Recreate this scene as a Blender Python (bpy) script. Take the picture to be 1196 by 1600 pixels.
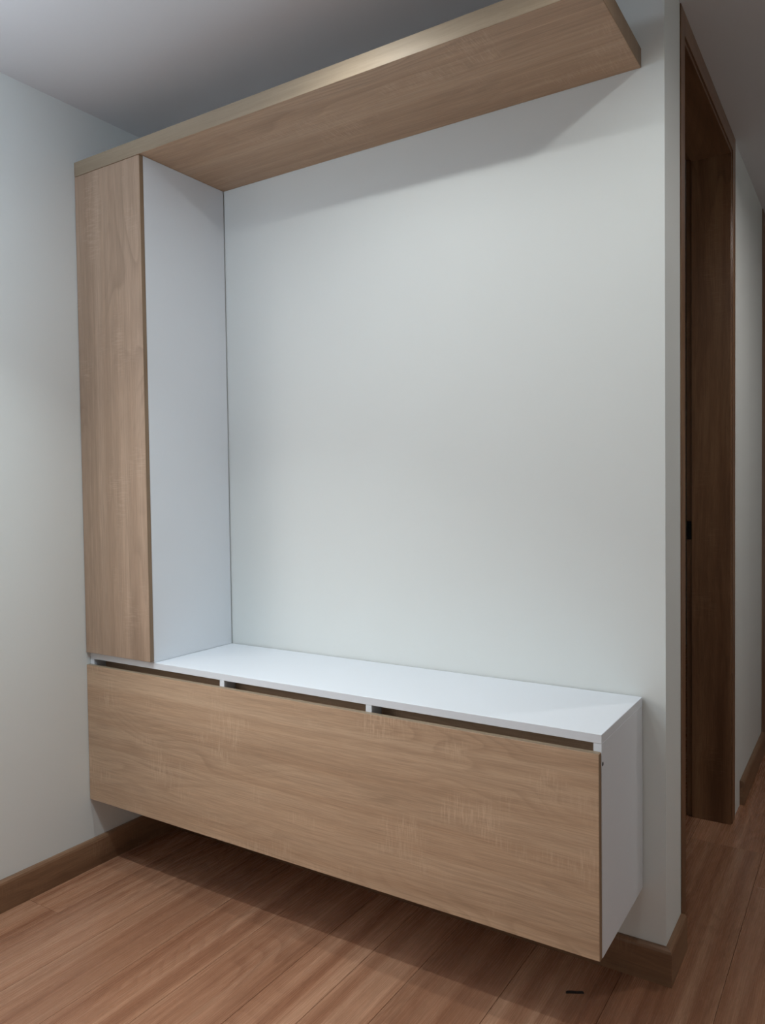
import bpy, bmesh, math, random
from mathutils import Matrix, Vector

for o in list(bpy.data.objects):
    bpy.data.objects.remove(o, do_unlink=True)
scene = bpy.context.scene
COL = scene.collection

# ------------------------------------------------------------------ camera
cam_data = bpy.data.cameras.new('camera')
cam_data.sensor_fit = 'VERTICAL'
cam_data.sensor_height = 36.0
cam_data.sensor_width = 26.91
cam_data.lens = 27.07
cam_data.clip_start = 0.02
cam = bpy.data.objects.new('camera', cam_data)
COL.objects.link(cam)
_r = Vector((0.84374253, 0.5365848, -0.0132398))
_u = Vector((-0.00526658, 0.0329418, 0.9994434))
_f = Vector((-0.53672227, 0.84320318, -0.03062037))
m = Matrix((_r, _u, -_f)).transposed().to_4x4()
m.translation = Vector((2.1257, -1.9093, 1.2089))
cam.matrix_world = m
scene.camera = cam

# ------------------------------------------------------------------ world, view
world = bpy.data.worlds.new('world')
scene.world = world
world.use_nodes = True
wnt = world.node_tree
wb = wnt.nodes.get('Background')
wtc = wnt.nodes.new('ShaderNodeTexCoord')
wsx = wnt.nodes.new('ShaderNodeSeparateXYZ')
wrp = wnt.nodes.new('ShaderNodeValToRGB')       # overcast sky over darker ground
wnt.links.new(wtc.outputs['Generated'], wsx.inputs[0])
wnt.links.new(wsx.outputs['Z'], wrp.inputs[0])
SKY = (1.0, 0.96, 0.93, 1)
GROUND = (0.20, 0.19, 0.18, 1)
wrp.color_ramp.elements[0].position = 0.0
wrp.color_ramp.elements[0].color = GROUND
wrp.color_ramp.elements[1].position = 0.04
wrp.color_ramp.elements[1].color = SKY
wnt.links.new(wrp.outputs[0], wb.inputs['Color'])
wb.inputs['Strength'].default_value = 3.9
scene.view_settings.view_transform = 'Standard'
scene.view_settings.look = 'None'
scene.view_settings.gamma = 1.0
scene.view_settings.use_curve_mapping = False
scene.view_settings.exposure = 0.08

# downlights: (x, y, watts, colour, spread in degrees, label)
LAMPS = [
    (1.10, -0.60, 3.0, (0.97, 1.0, 0.99), 170, 'small round white downlight on the ceiling above the console'),
    (1.84, -0.58, 2.9, (0.97, 1.0, 0.98), 172, 'small round white downlight on the ceiling above the end of the back wall'),
    (0.62, -1.20, 6.6, (0.88, 0.97, 1.0), 104, 'unseen fill downlight added to brighten the floor and console front at the left'),  # added fill lamp, lifts the left floor and console front
    (2.55, 0.90, 6.0, (1.0, 0.95, 0.92), 180, 'unseen fill downlight added in the hallway to brighten the doorway and wall end'),  # added hall fill, lifts the door lining and the wall end
]
GLOBE = (0.46, -1.33, 2.08, 12.0, (0.72, 0.85, 1.0))     # hanging globe lamp: position, watts, colour

# ------------------------------------------------------------------ dimensions (metres)
D = 0.3374          # carcass depth
T = 0.018           # board thickness
TF = 0.015          # front thickness
YF = -(D + TF)      # front plane
L = 1.656           # console length
ZB, ZT = 0.2215, 0.6932
ZPT = 0.6563        # top of the console front
ZS, TS = 2.2005, 0.0447
WT = 0.303          # tall cabinet width
XE = 1.710          # end of the back wall
ZC = 2.421          # ceiling
BH, BT = 0.090, 0.016
WTH = 0.170         # white end of the wall, along y
CAS = 0.058         # door casing width
YN = WTH + 0.058   # near side of door opening
YFAR = 1.0303       # far jamb
DZ = 2.3628         # underside of door head
JD = 0.1513         # jamb depth
XR, YB, YH = 3.05, -3.30, 4.20    # right wall, wall behind the camera, hall end


# ------------------------------------------------------------------ materials
def lin(c):
    return tuple(((v / 255.0) / 12.92 if v / 255.0 <= 0.04045 else ((v / 255.0 + 0.055) / 1.055) ** 2.4) for v in c) + (1.0,)


class NT:
    def __init__(self, name):
        self.m = bpy.data.materials.new(name)
        self.m.use_nodes = True
        self.t = self.m.node_tree
        self.t.nodes.clear()
        self.out = self.n('ShaderNodeOutputMaterial')
        self.b = self.n('ShaderNodeBsdfPrincipled')
        self.t.links.new(self.b.outputs[0], self.out.inputs[0])

    def n(self, kind, **kw):
        x = self.t.nodes.new(kind)
        for k, v in kw.items():
            setattr(x, k, v)
        return x

    def l(self, a, b):
        self.t.links.new(a, b)

    def noise(self, vec, scale, detail=2.0, rough=0.5, dist=0.0):
        x = self.n('ShaderNodeTexNoise')
        x.inputs['Scale'].default_value = scale
        x.inputs['Detail'].default_value = detail
        x.inputs['Roughness'].default_value = rough
        x.inputs['Distortion'].default_value = dist
        self.l(vec, x.inputs['Vector'])
        return x.outputs['Fac']

    def ramp(self, fac, stops):
        x = self.n('ShaderNodeValToRGB')
        e = x.color_ramp.elements
        while len(e) < len(stops):
            e.new(0.5)
        for el, (p, c) in zip(e, stops):
            el.position = p
            el.color = c if len(c) == 4 else tuple(c) + (1.0,)
        self.l(fac, x.inputs[0])
        return x.outputs[0]

    def mix(self, fac, a, b, blend='MIX'):
        x = self.n('ShaderNodeMix', data_type='RGBA', blend_type=blend)
        for s, v in ((0, fac), (6, a), (7, b)):
            if hasattr(v, 'links') or hasattr(v, 'is_linked'):
                self.l(v, x.inputs[s])
            else:
                x.inputs[s].default_value = v
        return x.outputs[2]

    def math(self, op, a, b=None):
        x = self.n('ShaderNodeMath', operation=op)
        for i, v in enumerate((a, b)):
            if v is None:
                continue
            if isinstance(v, (int, float)):
                x.inputs[i].default_value = v
            else:
                self.l(v, x.inputs[i])
        return x.outputs[0]

    def scaled(self, vec, s):
        x = self.n('ShaderNodeVectorMath', operation='MULTIPLY')
        self.l(vec, x.inputs[0])
        x.inputs[1].default_value = s
        return x.outputs[0]

    def bump(self, h, strength, dist=0.001):
        x = self.n('ShaderNodeBump')
        x.inputs['Strength'].default_value = strength
        x.inputs['Distance'].default_value = dist
        self.l(h, x.inputs['Height'])
        self.l(x.outputs[0], self.b.inputs['Normal'])


def paint(name, col, rough=0.6, relief=0.15):
    w = NT(name)
    tc = w.n('ShaderNodeTexCoord').outputs['Object']
    f = w.noise(tc, 1.3, 3)
    w.l(w.mix(f, lin([c - 3 for c in col]), lin([min(255, c + 3) for c in col])), w.b.inputs['Base Color'])
    w.b.inputs['Roughness'].default_value = rough
    w.bump(w.noise(tc, 220, 3), relief, 0.0006)
    return w.m


def plain(name, col, rough=0.4, metal=0.0):
    w = NT(name)
    tc = w.n('ShaderNodeTexCoord').outputs['Object']
    f = w.noise(tc, 40, 2)
    w.l(w.mix(f, lin([max(0, c - 2) for c in col]), lin([min(255, c + 2) for c in col])), w.b.inputs['Base Color'])
    w.b.inputs['Roughness'].default_value = rough
    w.b.inputs['Metallic'].default_value = metal
    return w.m


def wood(name, dark, mid, light, axis='X', saw=0.5, rough=0.45, figure=0.5, seed=0.0, per_object=0.0, fibre=0.5, wander=1.0, streaky=0.5, stretch=1.0):
    """Board with the grain along one axis: broad figure, cathedral lines, fibres and rough-sawn marks."""
    w = NT(name)
    tc = w.n('ShaderNodeTexCoord').outputs['Object']
    sep = w.n('ShaderNodeSeparateXYZ')
    w.l(tc, sep.inputs[0])
    com = w.n('ShaderNodeCombineXYZ')
    order = {'X': (0, 1, 2), 'Y': (1, 0, 2), 'Z': (2, 0, 1)}[axis]
    for i, o in enumerate(order):
        w.l(sep.outputs[o], com.inputs[i])
    off = w.n('ShaderNodeVectorMath', operation='ADD')
    w.l(com.outputs[0], off.inputs[0])
    off.inputs[1].default_value = (seed * 3.1, seed * 1.7, seed * 0.9)
    p = off.outputs[0]
    rnd = None
    if per_object:
        oi = w.n('ShaderNodeObjectInfo')
        rnd = oi.outputs['Random']
        rv = w.n('ShaderNodeCombineXYZ')
        w.l(w.math('MULTIPLY', rnd, 31.0), rv.inputs[0])
        w.l(w.math('MULTIPLY', rnd, 17.0), rv.inputs[1])
        a2 = w.n('ShaderNodeVectorMath', operation='ADD')
        w.l(p, a2.inputs[0])
        w.l(rv.outputs[0], a2.inputs[1])
        p = a2.outputs[0]
    # slow wander of the grain
    wob = w.n('ShaderNodeTexNoise')
    wob.inputs['Scale'].default_value = 1.0
    wob.inputs['Detail'].default_value = 2.0
    w.l(w.scaled(p, (1.6, 3.0, 3.0)), wob.inputs['Vector'])
    wo = w.n('ShaderNodeVectorMath', operation='MULTIPLY_ADD')
    w.l(wob.outputs['Color'], wo.inputs[0])
    wo.inputs[1].default_value = (0.0, 0.055 * wander, 0.055 * wander)
    w.l(p, wo.inputs[2])
    q = wo.outputs[0]
    # broad tone streaks
    broad = w.noise(w.scaled(q, (0.9 / stretch, 16, 16)), 1.0, 5, 0.62, 0.25)
    streak = w.noise(w.scaled(q, (2.2 / stretch, 75, 75)), 1.0, 4, 0.6, 0.1)
    # cathedral figure: contour lines of a slow noise field
    field = w.noise(w.scaled(p, (0.95, 4.4, 4.4)), 1.0, 2, 0.4, 0.45)
    ring = w.math('FRACT', w.math('MULTIPLY', field, 26.0))
    ring = w.ramp(ring, [(0.0, (0, 0, 0)), (0.45, (0.12,) * 3), (0.90, (1, 1, 1)), (1.0, (0, 0, 0))])
    where = w.ramp(w.noise(w.scaled(p, (1.1, 4.0, 4.0)), 1.0, 2), [(0.48, (0, 0, 0)), (0.64, (1, 1, 1))])
    fine = w.noise(w.scaled(q, (11, 420, 420)), 1.0, 3, 0.6)
    pores = w.ramp(w.noise(w.scaled(q, (26, 700, 700)), 1.0, 2, 0.5), [(0.58, (0, 0, 0)), (0.70, (1, 1, 1))])
    base = w.ramp(broad, [(0.25, lin(dark)), (0.48, lin(mid)), (0.72, lin(light))])
    st = w.ramp(streak, [(0.30, (0.5 - 0.16 * streaky,) * 3), (0.70, (0.5 + 0.14 * streaky,) * 3)])
    c = w.mix(0.55, base, st, 'OVERLAY')
    fig = w.math('MULTIPLY', w.math('MULTIPLY', ring, where), figure)
    c = w.mix(fig, c, lin([v * 0.86 for v in dark]))
    fr = w.ramp(fine, [(0.25, (0.5 - 0.28 * fibre,) * 3), (0.75, (0.5 + 0.28 * fibre,) * 3)])
    c = w.mix(0.65, c, fr, 'OVERLAY')
    c = w.mix(w.math('MULTIPLY', pores, 0.35 * fibre), c, lin(dark))
    if saw:
        patch = w.ramp(w.noise(w.scaled(p, (5.0, 9, 9)), 1.0, 2, 0.5), [(0.53, (0, 0, 0)), (0.68, (1, 1, 1))])
        strokes = w.ramp(w.noise(w.scaled(p, (260, 26, 26)), 1.0, 2, 0.6), [(0.47, (0, 0, 0)), (0.66, (1, 1, 1))])
        sm = w.math('MULTIPLY', w.math('MULTIPLY', patch, strokes), saw)
        c = w.mix(sm, c, lin([min(255, v + 20) for v in light]))
    if per_object:
        k = w.math('ADD', w.math('MULTIPLY', rnd, per_object), 1.0 - per_object / 2)
        hs = w.n('ShaderNodeHueSaturation')
        w.l(k, hs.inputs['Value'])
        w.l(c, hs.inputs['Color'])
        c = hs.outputs[0]
    w.l(c, w.b.inputs['Base Color'])
    w.l(w.math('ADD', w.math('MULTIPLY', fine, 0.16), rough - 0.08), w.b.inputs['Roughness'])
    w.bump(fine, 0.18, 0.0006)
    return w.m


M = {}
M['wall'] = paint('white_wall_paint', (222, 226, 224))
M['ceiling'] = paint('white_ceiling_paint', (214, 214, 216), 0.8)
M['melamine'] = paint('white_melamine', (226, 231, 237), 0.38, 0.05)
M['oak_x'] = wood('light_oak_long_grain', (171, 139, 111), (187, 157, 129), (200, 172, 144), 'X', 0.46, 0.42, 0.48, 2.3, 0.0, 0.5, 0.30, 0.42, 2.4)
M['oak_shelf'] = wood('light_oak_shelf_grain', (160, 127, 100), (177, 145, 116), (190, 160, 132), 'X', 0.34, 0.45, 0.45, 7.7, 0.0, 0.5, 0.30, 0.45, 2.4)
M['oak_z'] = wood('light_oak_upright_grain', (152, 126, 105), (167, 141, 119), (180, 154, 132), 'Z', 0.32, 0.45, 0.42, 9.4, 0.0, 0.5, 0.22, 0.5, 2.6)
M['band'] = wood('oak_edge_band', (140, 123, 102), (150, 133, 111), (160, 143, 121), 'X', 0.0, 0.55, 0.15, 1.2, 0.0, 0.25)
M['band_z'] = wood('oak_edge_band_upright', (122, 100, 78), (134, 111, 87), (144, 120, 96), 'Z', 0.0, 0.5, 0.15, 1.6, 0.0, 0.25)
M['plank'] = wood('red_brown_laminate', (122, 78, 55), (156, 112, 86), (188, 147, 119), 'Y', 0.0, 0.27, 0.35, 5.0, 0.16, 0.32, 0.25, 0.55, 3.0)
M['skirt_x'] = wood('brown_skirting_long', (104, 74, 53), (128, 96, 71), (150, 117, 90), 'X', 0.3, 0.42, 0.4, 3.0)
M['skirt_y'] = wood('brown_skirting_deep', (104, 74, 53), (128, 96, 71), (150, 117, 90), 'Y', 0.3, 0.42, 0.4, 3.5)
M['frame_z'] = wood('brown_frame_upright', (96, 66, 45), (124, 90, 64), (146, 112, 82), 'Z', 0.2, 0.32, 0.4, 6.2)
M['frame_y'] = wood('brown_frame_level', (96, 66, 45), (124, 90, 64), (146, 112, 82), 'Y', 0.2, 0.32, 0.4, 6.7)
M['subfloor'] = plain('dark_subfloor', (48, 34, 28), 0.9)
M['black'] = plain('black_metal', (16, 15, 17), 0.45, 0.3)
M['splinter'] = plain('dark_stained_sliver', (26, 16, 13), 0.8)
_g = NT('clear_glass')
_t = _g.n('ShaderNodeBsdfTransparent')
_gl = _g.n('ShaderNodeBsdfGlossy')
_gl.inputs['Roughness'].default_value = 0.02
_mx = _g.n('ShaderNodeMixShader')
_mx.inputs[0].default_value = 0.07
_g.l(_t.outputs[0], _mx.inputs[1])
_g.l(_gl.outputs[0], _mx.inputs[2])
_g.l(_mx.outputs[0], _g.out.inputs[0])
M['glass'] = _g.m
_f2 = NT('frosted_lamp_glass')
_t2 = _f2.n('ShaderNodeBsdfTransparent')
_e2 = _f2.n('ShaderNodeEmission')
_e2.inputs['Color'].default_value = GLOBE[4] + (1,)
_e2.inputs['Strength'].default_value = 1.5
_a2 = _f2.n('ShaderNodeAddShader')
_f2.l(_t2.outputs[0], _a2.inputs[0])
_f2.l(_e2.outputs[0], _a2.inputs[1])
_f2.l(_a2.outputs[0], _f2.out.inputs[0])
M['frost'] = _f2.m
M['housing'] = plain('white_lamp_housing', (225, 225, 225), 0.5)


def emitter(name, col, strength):
    w = NT(name)
    w.b.inputs['Base Color'].default_value = (0.8, 0.8, 0.8, 1)
    w.b.inputs['Emission Color'].default_value = tuple(col) + (1,)
    w.b.inputs['Emission Strength'].default_value = strength
    return w.m


# ------------------------------------------------------------------ builders
def link(name, me, mat, parent=None):
    o = bpy.data.objects.new(name, me)
    me.materials.append(mat)
    COL.objects.link(o)
    o.parent = parent
    return o


def add_box(bm, a, b, bev=0.0, seg=1):
    x0, y0, z0 = a
    x1, y1, z1 = b
    g = bmesh.ops.create_cube(bm, size=1.0)
    for v in g['verts']:
        v.co = Vector((x0 + (v.co.x + .5) * (x1 - x0), y0 + (v.co.y + .5) * (y1 - y0), z0 + (v.co.z + .5) * (z1 - z0)))
    if bev:
        es = list({e for v in g['verts'] for e in v.link_edges})
        bmesh.ops.bevel(bm, geom=es, offset=bev, segments=seg, affect='EDGES', profile=0.5)


def to_mesh(bm, name):
    bmesh.ops.recalc_face_normals(bm, faces=bm.faces)
    me = bpy.data.meshes.new(name)
    bm.to_mesh(me)
    bm.free()
    return me


def box(name, a, b, mat, parent=None, bev=0.0008, seg=1):
    """Box given in the parent's frame (the parent has no rotation)."""
    bm = bmesh.new()
    add_box(bm, a, b, bev, seg)
    return link(name, to_mesh(bm, name), mat, parent)


def boxes(name, lst, mat, parent=None, bev=0.0):
    bm = bmesh.new()
    for a, b in lst:
        add_box(bm, a, b, bev)
    return link(name, to_mesh(bm, name), mat, parent)


def prism(name, prof, axis, s0, s1, mat, parent=None, mitre0=0.0, mitre1=0.0):
    """Profile [(out, up)] swept along an axis; mitre shifts each end by out*mitre."""
    bm = bmesh.new()
    rings = []
    for s, mt in ((s0, mitre0), (s1, mitre1)):
        ring = []
        for o, z in prof:
            ss = s + mt * abs(o)
            ring.append(bm.verts.new((ss, o, z) if axis == 'X' else (o, ss, z)))
        rings.append(ring)
    n = len(prof)
    for i in range(n):
        bm.faces.new((rings[0][i], rings[0][(i + 1) % n], rings[1][(i + 1) % n], rings[1][i]))
    bm.faces.new(rings[0])
    bm.faces.new(rings[1][::-1])
    return link(name, to_mesh(bm, name), mat, parent)


def lathe(name, prof, mat, parent=None, n=40, axis='Z', smooth=True):
    bm = bmesh.new()
    rings = []
    for r, z in prof:
        if r < 1e-6:
            rings.append([bm.verts.new((0, 0, z))])
        else:
            rings.append([bm.verts.new((r * math.cos(2 * math.pi * i / n), r * math.sin(2 * math.pi * i / n), z)) for i in range(n)])
    for a, b in zip(rings, rings[1:]):
        for i in range(n):
            j = (i + 1) % n
            if len(a) == 1 and len(b) == 1:
                continue
            if len(a) == 1:
                bm.faces.new((a[0], b[j], b[i]))
            elif len(b) == 1:
                bm.faces.new((a[i], a[j], b[0]))
            else:
                bm.faces.new((a[i], a[j], b[j], b[i]))
    if axis == 'X':
        for v in bm.verts:
            v.co = Vector((v.co.z, v.co.x, v.co.y))
    if smooth:
        for f in bm.faces:
            f.smooth = True
    return link(name, to_mesh(bm, name), mat, parent)


def empty(name, loc=(0, 0, 0)):
    o = bpy.data.objects.new(name, None)
    o.empty_display_size = 0.1
    o.location = loc
    COL.objects.link(o)
    return o


def tag(o, label=None, cat=None, group=None, kind=None):
    if label:
        o['label'] = label
    if cat:
        o['category'] = cat
    if group:
        o['group'] = group
    if kind:
        o['kind'] = kind
    return o


# ------------------------------------------------------------------ the room shell
WO = 0.16   # wall thickness outwards
WY0, WY1, WZ0, WZ1 = -2.40, -0.72, 0.85, 2.10     # window opening in the left wall, out of view
tag(boxes('wall_left', [((-WO, WY1, 0), (0, YH + WO, ZC)), ((-WO, YB - WO, 0), (0, WY0, ZC)),
                        ((-WO, WY0, 0), (0, WY1, WZ0)), ((-WO, WY0, WZ1), (0, WY1, ZC))], M['wall']),
    'plain white wall left of the cabinets', 'wall', kind='structure')
tag(box('wall_back', (0, 0, 0), (XE - JD, WO, ZC), M['wall'], bev=0),
    'white wall behind the console and the shelf', 'wall', kind='structure')
tag(boxes('wall_hall', [((XE - JD, 0, 0), (XE, WTH, ZC)),
                        ((XE - JD, WTH, DZ + CAS - 0.004), (XE, YFAR + CAS, ZC)),
                        ((XE - JD, YFAR + CAS - 0.004, 0), (XE, YH, ZC)),
                        ], M['wall']),
    'white end of the back wall and hallway wall around the doorway', 'wall', kind='structure')
tag(box('wall_right', (XR, YB - WO, 0), (XR + WO, YH + WO, ZC), M['wall'], bev=0),
    'white wall right of the hallway', 'wall', kind='structure')
tag(box('wall_front', (0, YB - WO, 0), (XR, YB, ZC), M['wall'], bev=0),
    'white wall behind the viewer', 'wall', kind='structure')
tag(box('wall_end', (0, YH, 0), (XR, YH + WO, ZC), M['wall'], bev=0),
    'white wall closing the hallway', 'wall', kind='structure')
tag(box('ceiling', (-WO, YB - WO, ZC), (XR + WO, YH + WO, ZC + 0.12), M['ceiling'], bev=0),
    'plain white ceiling', 'ceiling', kind='structure')

# floor: subfloor with each laminate board its own piece
random.seed(11)
floor = tag(box('floor', (-WO, YB - WO, -0.05), (XR + WO, YH + WO, -0.008), M['subfloor'], bev=0),
            'red-brown laminate floor of long boards running towards the back wall', 'floor', kind='structure')
seams = [0.0, 0.153, 0.345, 0.530, 0.704, 0.886, 1.030, 1.170, 1.385, 1.608, 1.831, 2.054, 2.277, 2.500, 2.723, 2.946, XR]
first_joint = {0: -0.580, 1: -1.30, 2: 0.10, 3: -1.45, 4: 0.22, 5: -1.10, 6: 0.30, 7: -1.25, 8: 0.16, 9: 0.842, 10: 0.60}
LB = 1.80
for i in range(len(seams) - 1):
    j0 = first_joint.get(i, -0.9 + random.uniform(0, LB))
    while j0 > YB:
        j0 -= LB
    y = j0
    while y < YH:
        a, b = max(y, YB), min(y + LB, YH)
        if b - a > 0.02:
            g = 0.0004
            cx, cy = (seams[i] + seams[i + 1]) / 2, (a + b) / 2
            hx, hy = (seams[i + 1] - seams[i]) / 2 - g, (b - a) / 2 - g
            p = box('plank', (-hx, -hy, -0.008), (hx, hy, 0.0), M['plank'], floor, bev=0.0006)
            p.location = (cx, cy, 0)
        y += LB

# skirting boards with a rounded top
def skirt(out):
    s = 1 if out > 0 else -1
    t = abs(out)
    return [(0, 0), (s * t, 0), (s * t, BH - 0.010), (s * t * 0.86, BH - 0.004), (s * t * 0.55, BH), (0, BH)]

tag(prism('baseboard_left', skirt(BT), 'Y', YB, -0.0005, M['skirt_y'], mitre1=-1.0),
    'brown skirting board along the left wall', 'baseboard', kind='structure')
tag(prism('baseboard_back', skirt(-BT), 'X', 0.0005, XE, M['skirt_x'], mitre0=1.0, mitre1=1.0),
    'brown skirting board along the back wall below the console', 'baseboard', kind='structure')
be = tag(prism('baseboard_hall', skirt(BT), 'Y', 0, WTH, M['skirt_y'], mitre0=-1.0),
         'short brown skirting board around the wall end', 'baseboard', kind='structure')
be.location.x = XE
bh2 = tag(prism('baseboard_right', skirt(BT), 'Y', YFAR + CAS + 0.135, 1.90, M['skirt_y']),
          'brown skirting board past the doorway in the hallway', 'baseboard', kind='structure')
bh2.location.x = XE

# window in the left wall, nearer than the picture's edge
win = tag(empty('window_1', (-WO, WY0, WZ0)), 'white framed window in the left wall', 'window', kind='structure')
ww, wh, wf = WY1 - WY0, WZ1 - WZ0, 0.045
box('window_frame', (0.02, 0, 0), (0.06, wf, wh), M['housing'], win)
box('window_frame', (0.02, ww - wf, 0), (0.06, ww, wh), M['housing'], win)
box('window_frame', (0.02, wf, 0), (0.06, ww - wf, wf), M['housing'], win)
box('window_frame', (0.02, wf, wh - wf), (0.06, ww - wf, wh), M['housing'], win)
box('window_frame', (0.022, ww / 2 - wf / 2, wf), (0.058, ww / 2 + wf / 2, wh - wf), M['housing'], win)
for k in (0, 1):
    box('pane', (0.037, wf + k * (ww / 2 - wf / 2), wf), (0.041, ww / 2 - wf / 2 + k * (ww / 2 - wf / 2), wh - wf), M['glass'], win, 0)
pl = bpy.data.lights.new('window_portal', 'AREA')
pl.shape = 'RECTANGLE'
pl.size, pl.size_y = wh, ww
pl.cycles.is_portal = True
po = bpy.data.objects.new('window_portal', pl)
COL.objects.link(po)
po.location = (-WO - 0.01, (WY0 + WY1) / 2, (WZ0 + WZ1) / 2)
po.rotation_euler = (0, -math.pi / 2, 0)

# the doorway: lining boards, stops, casings
door = tag(empty('door_1', (XE, YN, 0)), 'dark brown wooden door lining of the open doorway', 'door frame', kind='structure')
JT = 0.030
W0 = YFAR - YN
box('jamb', (-JD, -JT, 0), (0, 0, DZ + JT), M['frame_z'], door)
jf = box('jamb', (-JD, W0, 0), (0, W0 + JT, DZ + JT), M['frame_z'], door)
box('door_head', (-JD, 0, DZ), (0, W0, DZ + JT), M['frame_y'], door)
# rebate for the leaf on the room side: stop boards stand proud on the hall side
box('stop', (-JD + 0.020, W0 - 0.012, 0), (-0.001, W0 - 0.0002, DZ - 0.0002), M['frame_z'], door)
box('stop', (-JD + 0.020, 0.0002, DZ - 0.012), (-0.001, W0 - 0.012, DZ - 0.0002), M['frame_y'], door)
CO = 0.003
box('casing', (0.0002, -0.058, 0), (CO, -0.008, DZ + CAS), M['frame_z'], door, 0.0008)
box('casing', (0.0002, W0, 0), (CO, W0 + CAS, DZ + CAS), M['frame_z'], door, 0.0008)
box('casing', (0.0002, -0.008, DZ), (CO, W0, DZ + CAS), M['frame_y'], door, 0.0008)
sp = box('strike_plate', (-JD + 0.002, W0 - 0.0035, 1.010), (-JD + 0.0185, W0 + 0.0005, 1.076), M['black'], jf, 0.001)
sp['label'] = 'black metal strike plate'

# second doorway farther down the hallway
d2 = tag(empty('door_2', (XE, 1.90, 0)), 'brown wooden doorway farther along the hallway', 'door', kind='structure')
box('casing', (0.0002, 0, 0), (CO, CAS, DZ + CAS), M['frame_z'], d2, 0.0008)
box('casing', (0.0002, 0.86, 0), (CO, 0.86 + CAS, DZ + CAS), M['frame_z'], d2, 0.0008)
box('casing', (0.0002, CAS, DZ), (CO, 0.86, DZ + CAS), M['frame_y'], d2, 0.0008)
box('door_leaf', (0.0002, CAS, 0.006), (0.004, 0.86, DZ), M['frame_z'], d2, 0.001)

# ------------------------------------------------------------------ wall-hung console
GAP = 0.0045      # open joint against the wall
con = tag(empty('console_cabinet', (0, 0, ZB)),
          'low wall-hung console cabinet, white carcass with one long oak front', 'cabinet')
H = ZT - ZB
top_t = 0.0195
box('top_panel', (0.001, -D, H - top_t), (L, -GAP, H), M['melamine'], con)
box('side_panel', (0.001, -D + 0.0004, 0), (0.001 + T, -GAP, H - top_t), M['melamine'], con)
sr = box('side_panel', (L - T, -D + 0.0004, 0), (L, -GAP, H - top_t), M['melamine'], con)
box('bottom_panel', (0.001 + T, -D + 0.0004, 0), (L - T, -GAP, T), M['melamine'], con)
box('back_panel', (0.001 + T, -0.012, T), (L - T, -0.006, H - top_t), M['melamine'], con)
rz1 = H - top_t
for x0, x1 in ((0.001 + T, 0.580 - T / 2), (0.580 + T / 2, 1.0765 - T / 2), (1.0765 + T / 2, L - T)):
    box('rail', (x0, -D + 0.045, rz1 - 0.070), (x1, -D + 0.060, rz1), M['oak_x'], con)
for cx in (0.580, 1.0765):
    box('divider', (cx - T / 2, -D + 0.0004, T), (cx + T / 2, -0.012, H - top_t), M['melamine'], con)
fr = box('front_panel', (0.002, YF, 0.0), (L - 0.002, -D - 0.0008, ZPT - ZB), M['oak_x'], con, 0.0006)
fr['label'] = 'long oak front with horizontal grain'
box('edge_band', (0.003, YF + 0.0004, ZPT - ZB), (L - 0.003, -D - 0.0012, ZPT - ZB + 0.0008), M['band'], fr, 0)
box('edge_band', (L - 0.002, YF + 0.0004, 0.0005), (L - 0.0012, -D - 0.0012, ZPT - ZB - 0.0005), M['band_z'], fr, 0)
sc = lathe('screw_hole', [(0, 0.0004), (0.0042, 0.0004), (0.0046, 0.0)], M['black'], sr, 16, 'X')
sc.location = (L, -0.3312, 0.6302 - ZB)

# ------------------------------------------------------------------ tall narrow cabinet
tall = tag(empty('tall_cabinet', (0, 0, ZT)),
           'tall narrow cabinet with upright oak door, standing on the console by the left wall', 'cabinet')
H2 = ZS - ZT - 0.0006
box('side_panel', (0.001, -D, 0.0005), (0.001 + T, -GAP, H2), M['melamine'], tall)
s2 = box('side_panel', (WT - T, -D, 0.0005), (WT, -0.0045, H2), M['melamine'], tall)
s2['label'] = 'white side panel'
box('top_panel', (0.001 + T, -D, H2 - T), (WT - T, -GAP, H2), M['melamine'], tall)
box('bottom_panel', (0.001 + T, -D, 0.0005), (WT - T, -GAP, T), M['melamine'], tall)
box('back_panel', (0.001 + T, -0.012, T), (WT - T, -0.006, H2 - T), M['melamine'], tall)
for z in (0.48, 0.96):
    box('shelf', (0.001 + T, -D + 0.02, z), (WT - T, -0.012, z + T), M['melamine'], tall)
dr = box('door', (0.002, YF, 0.004), (WT - 0.001, -D - 0.0008, H2 - 0.001), M['oak_z'], tall, 0.0006)
dr['label'] = 'oak door with upright grain'
box('edge_band', (WT - 0.001, YF + 0.0004, 0.005), (WT - 0.0002, -D - 0.0012, H2 - 0.002), M['band_z'], dr, 0)

# ------------------------------------------------------------------ thick shelf across the top
sh = tag(empty('wall_shelf', (0, 0, ZS)),
         'thick oak shelf board spanning the back wall above the tall cabinet', 'shelf')
bd = box('board', (0.001, YF + 0.001, 0), (L, -0.0008, TS), M['oak_shelf'], sh, 0.0008)
eb = box('edge_band', (0.001, YF, 0.0003), (L, YF + 0.001, TS - 0.0003), M['band'], bd, 0.0003)
eb['label'] = 'pale oak edge strip'
box('edge_band', (L, YF + 0.001, 0.0005), (L + 0.0008, -0.001, TS - 0.0005), M['band_z'], bd, 0)

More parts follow.
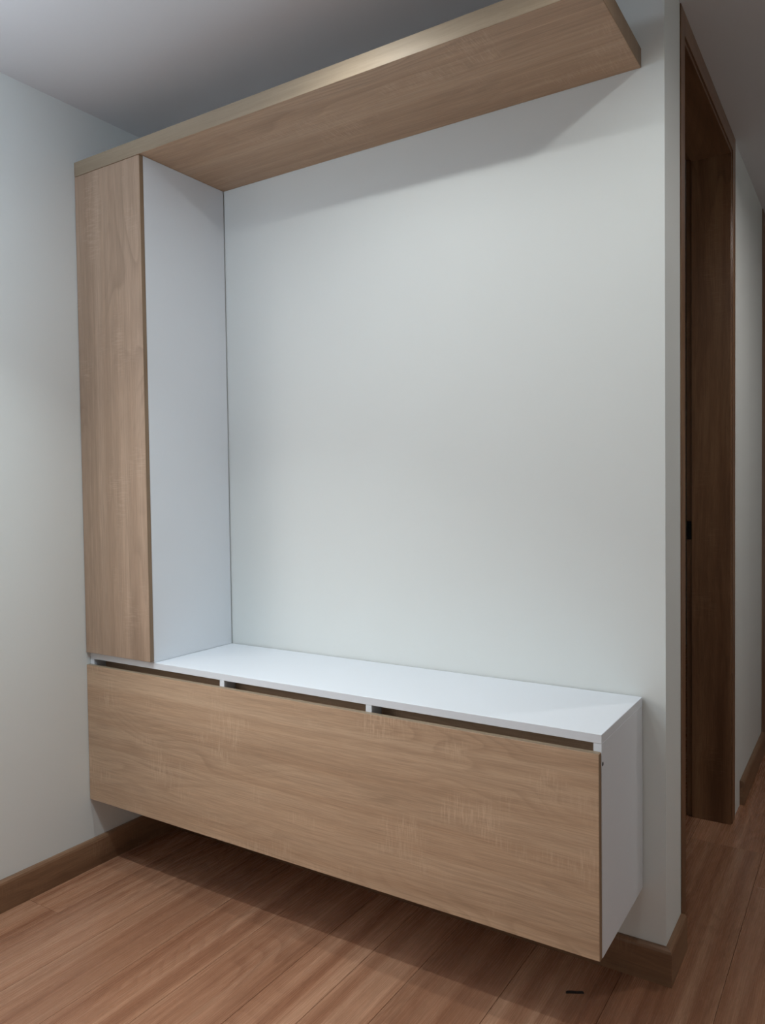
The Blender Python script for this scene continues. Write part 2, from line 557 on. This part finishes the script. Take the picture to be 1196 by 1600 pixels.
# ------------------------------------------------------------------ sliver lying on the floor
bm = bmesh.new()
pts = [(-0.021, -0.0026), (-0.017, 0.0034), (-0.006, 0.0022), (0.008, 0.0026), (0.021, 0.0016), (0.022, -0.0014), (0.006, -0.0018), (-0.010, -0.0020)]
lo = [bm.verts.new((x, y * 1.5, 0)) for x, y in pts]
hi = [bm.verts.new((x * 0.97, y * 0.8, 0.0045 - 0.0008 * (k % 2))) for k, (x, y) in enumerate(pts)]
bm.faces.new(lo[::-1])
bm.faces.new(hi)
for k in range(len(pts)):
    bm.faces.new((lo[k], lo[(k + 1) % 8], hi[(k + 1) % 8], hi[k]))
sl = tag(link('wood_sliver', to_mesh(bm, 'wood_sliver'), M['splinter']),
         'tiny black sliver lying on the floor below the console corner', 'debris')
sl.location = (1.5325, -0.1525, 0.0001)
sl.rotation_euler.z = math.atan2(0.02, 0.038)

# ------------------------------------------------------------------ ceiling lamps (above the frame)
ZL = 2.300
for (x, y, watts, col, spread, label) in LAMPS:
    lm = tag(empty('ceiling_light', (x, y, ZL)), label, 'ceiling light', 'round ceiling downlights')
    h = ZC - ZL
    lathe('housing', [(0, h), (0.052, h), (0.055, h - 0.003), (0.055, 0.003), (0.052, 0), (0.044, 0), (0.042, 0.008), (0.042, 0.016), (0, 0.016)],
          M['housing'], lm, 40, smooth=False)
    lathe('diffuser', [(0.0415, 0.010), (0.0415, 0.015), (0, 0.015), (0, 0.010), (0.0415, 0.010)], emitter('lamp_glow', col, 4.0), lm, 40, smooth=False)
    ld = bpy.data.lights.new('lamp_light', 'AREA')
    ld.shape = 'DISK'
    ld.size = 0.036
    ld.spread = math.radians(spread)
    ld.energy = watts
    ld.color = col
    lo_ = bpy.data.objects.new('lamp_light', ld)
    COL.objects.link(lo_)
    lo_.parent = lm
    lo_.location = (0, 0, -0.001)

gx, gy, gz, gw, gc = GLOBE
gl = tag(empty('pendant_lamp', (gx, gy, gz - 0.06)), 'white glass globe lamp hanging from the ceiling by the window', 'lamp')
lathe('canopy', [(0, ZC - gz + 0.06), (0.045, ZC - gz + 0.06), (0.045, ZC - gz + 0.045), (0.012, ZC - gz + 0.035), (0, ZC - gz + 0.035)], M['housing'], gl, 32)
lathe('cord', [(0.003, ZC - gz + 0.036), (0.003, 0.118)], M['black'], gl, 10)
lathe('socket', [(0, 0.150), (0.018, 0.150), (0.020, 0.114), (0, 0.114)], M['housing'], gl, 24)
lathe('globe', [(0, 0), (0.0235, 0.0048), (0.0424, 0.0176), (0.0555, 0.0370), (0.06, 0.06), (0.0555, 0.0830), (0.0424, 0.1024), (0.0235, 0.1152), (0, 0.12)], M['frost'], gl, 32)
pl_ = bpy.data.lights.new('lamp_light', 'POINT')
pl_.energy = gw
pl_.color = gc
pl_.shadow_soft_size = 0.045
po_ = bpy.data.objects.new('lamp_light', pl_)
COL.objects.link(po_)
po_.parent = gl
po_.location = (0, 0, 0.06)
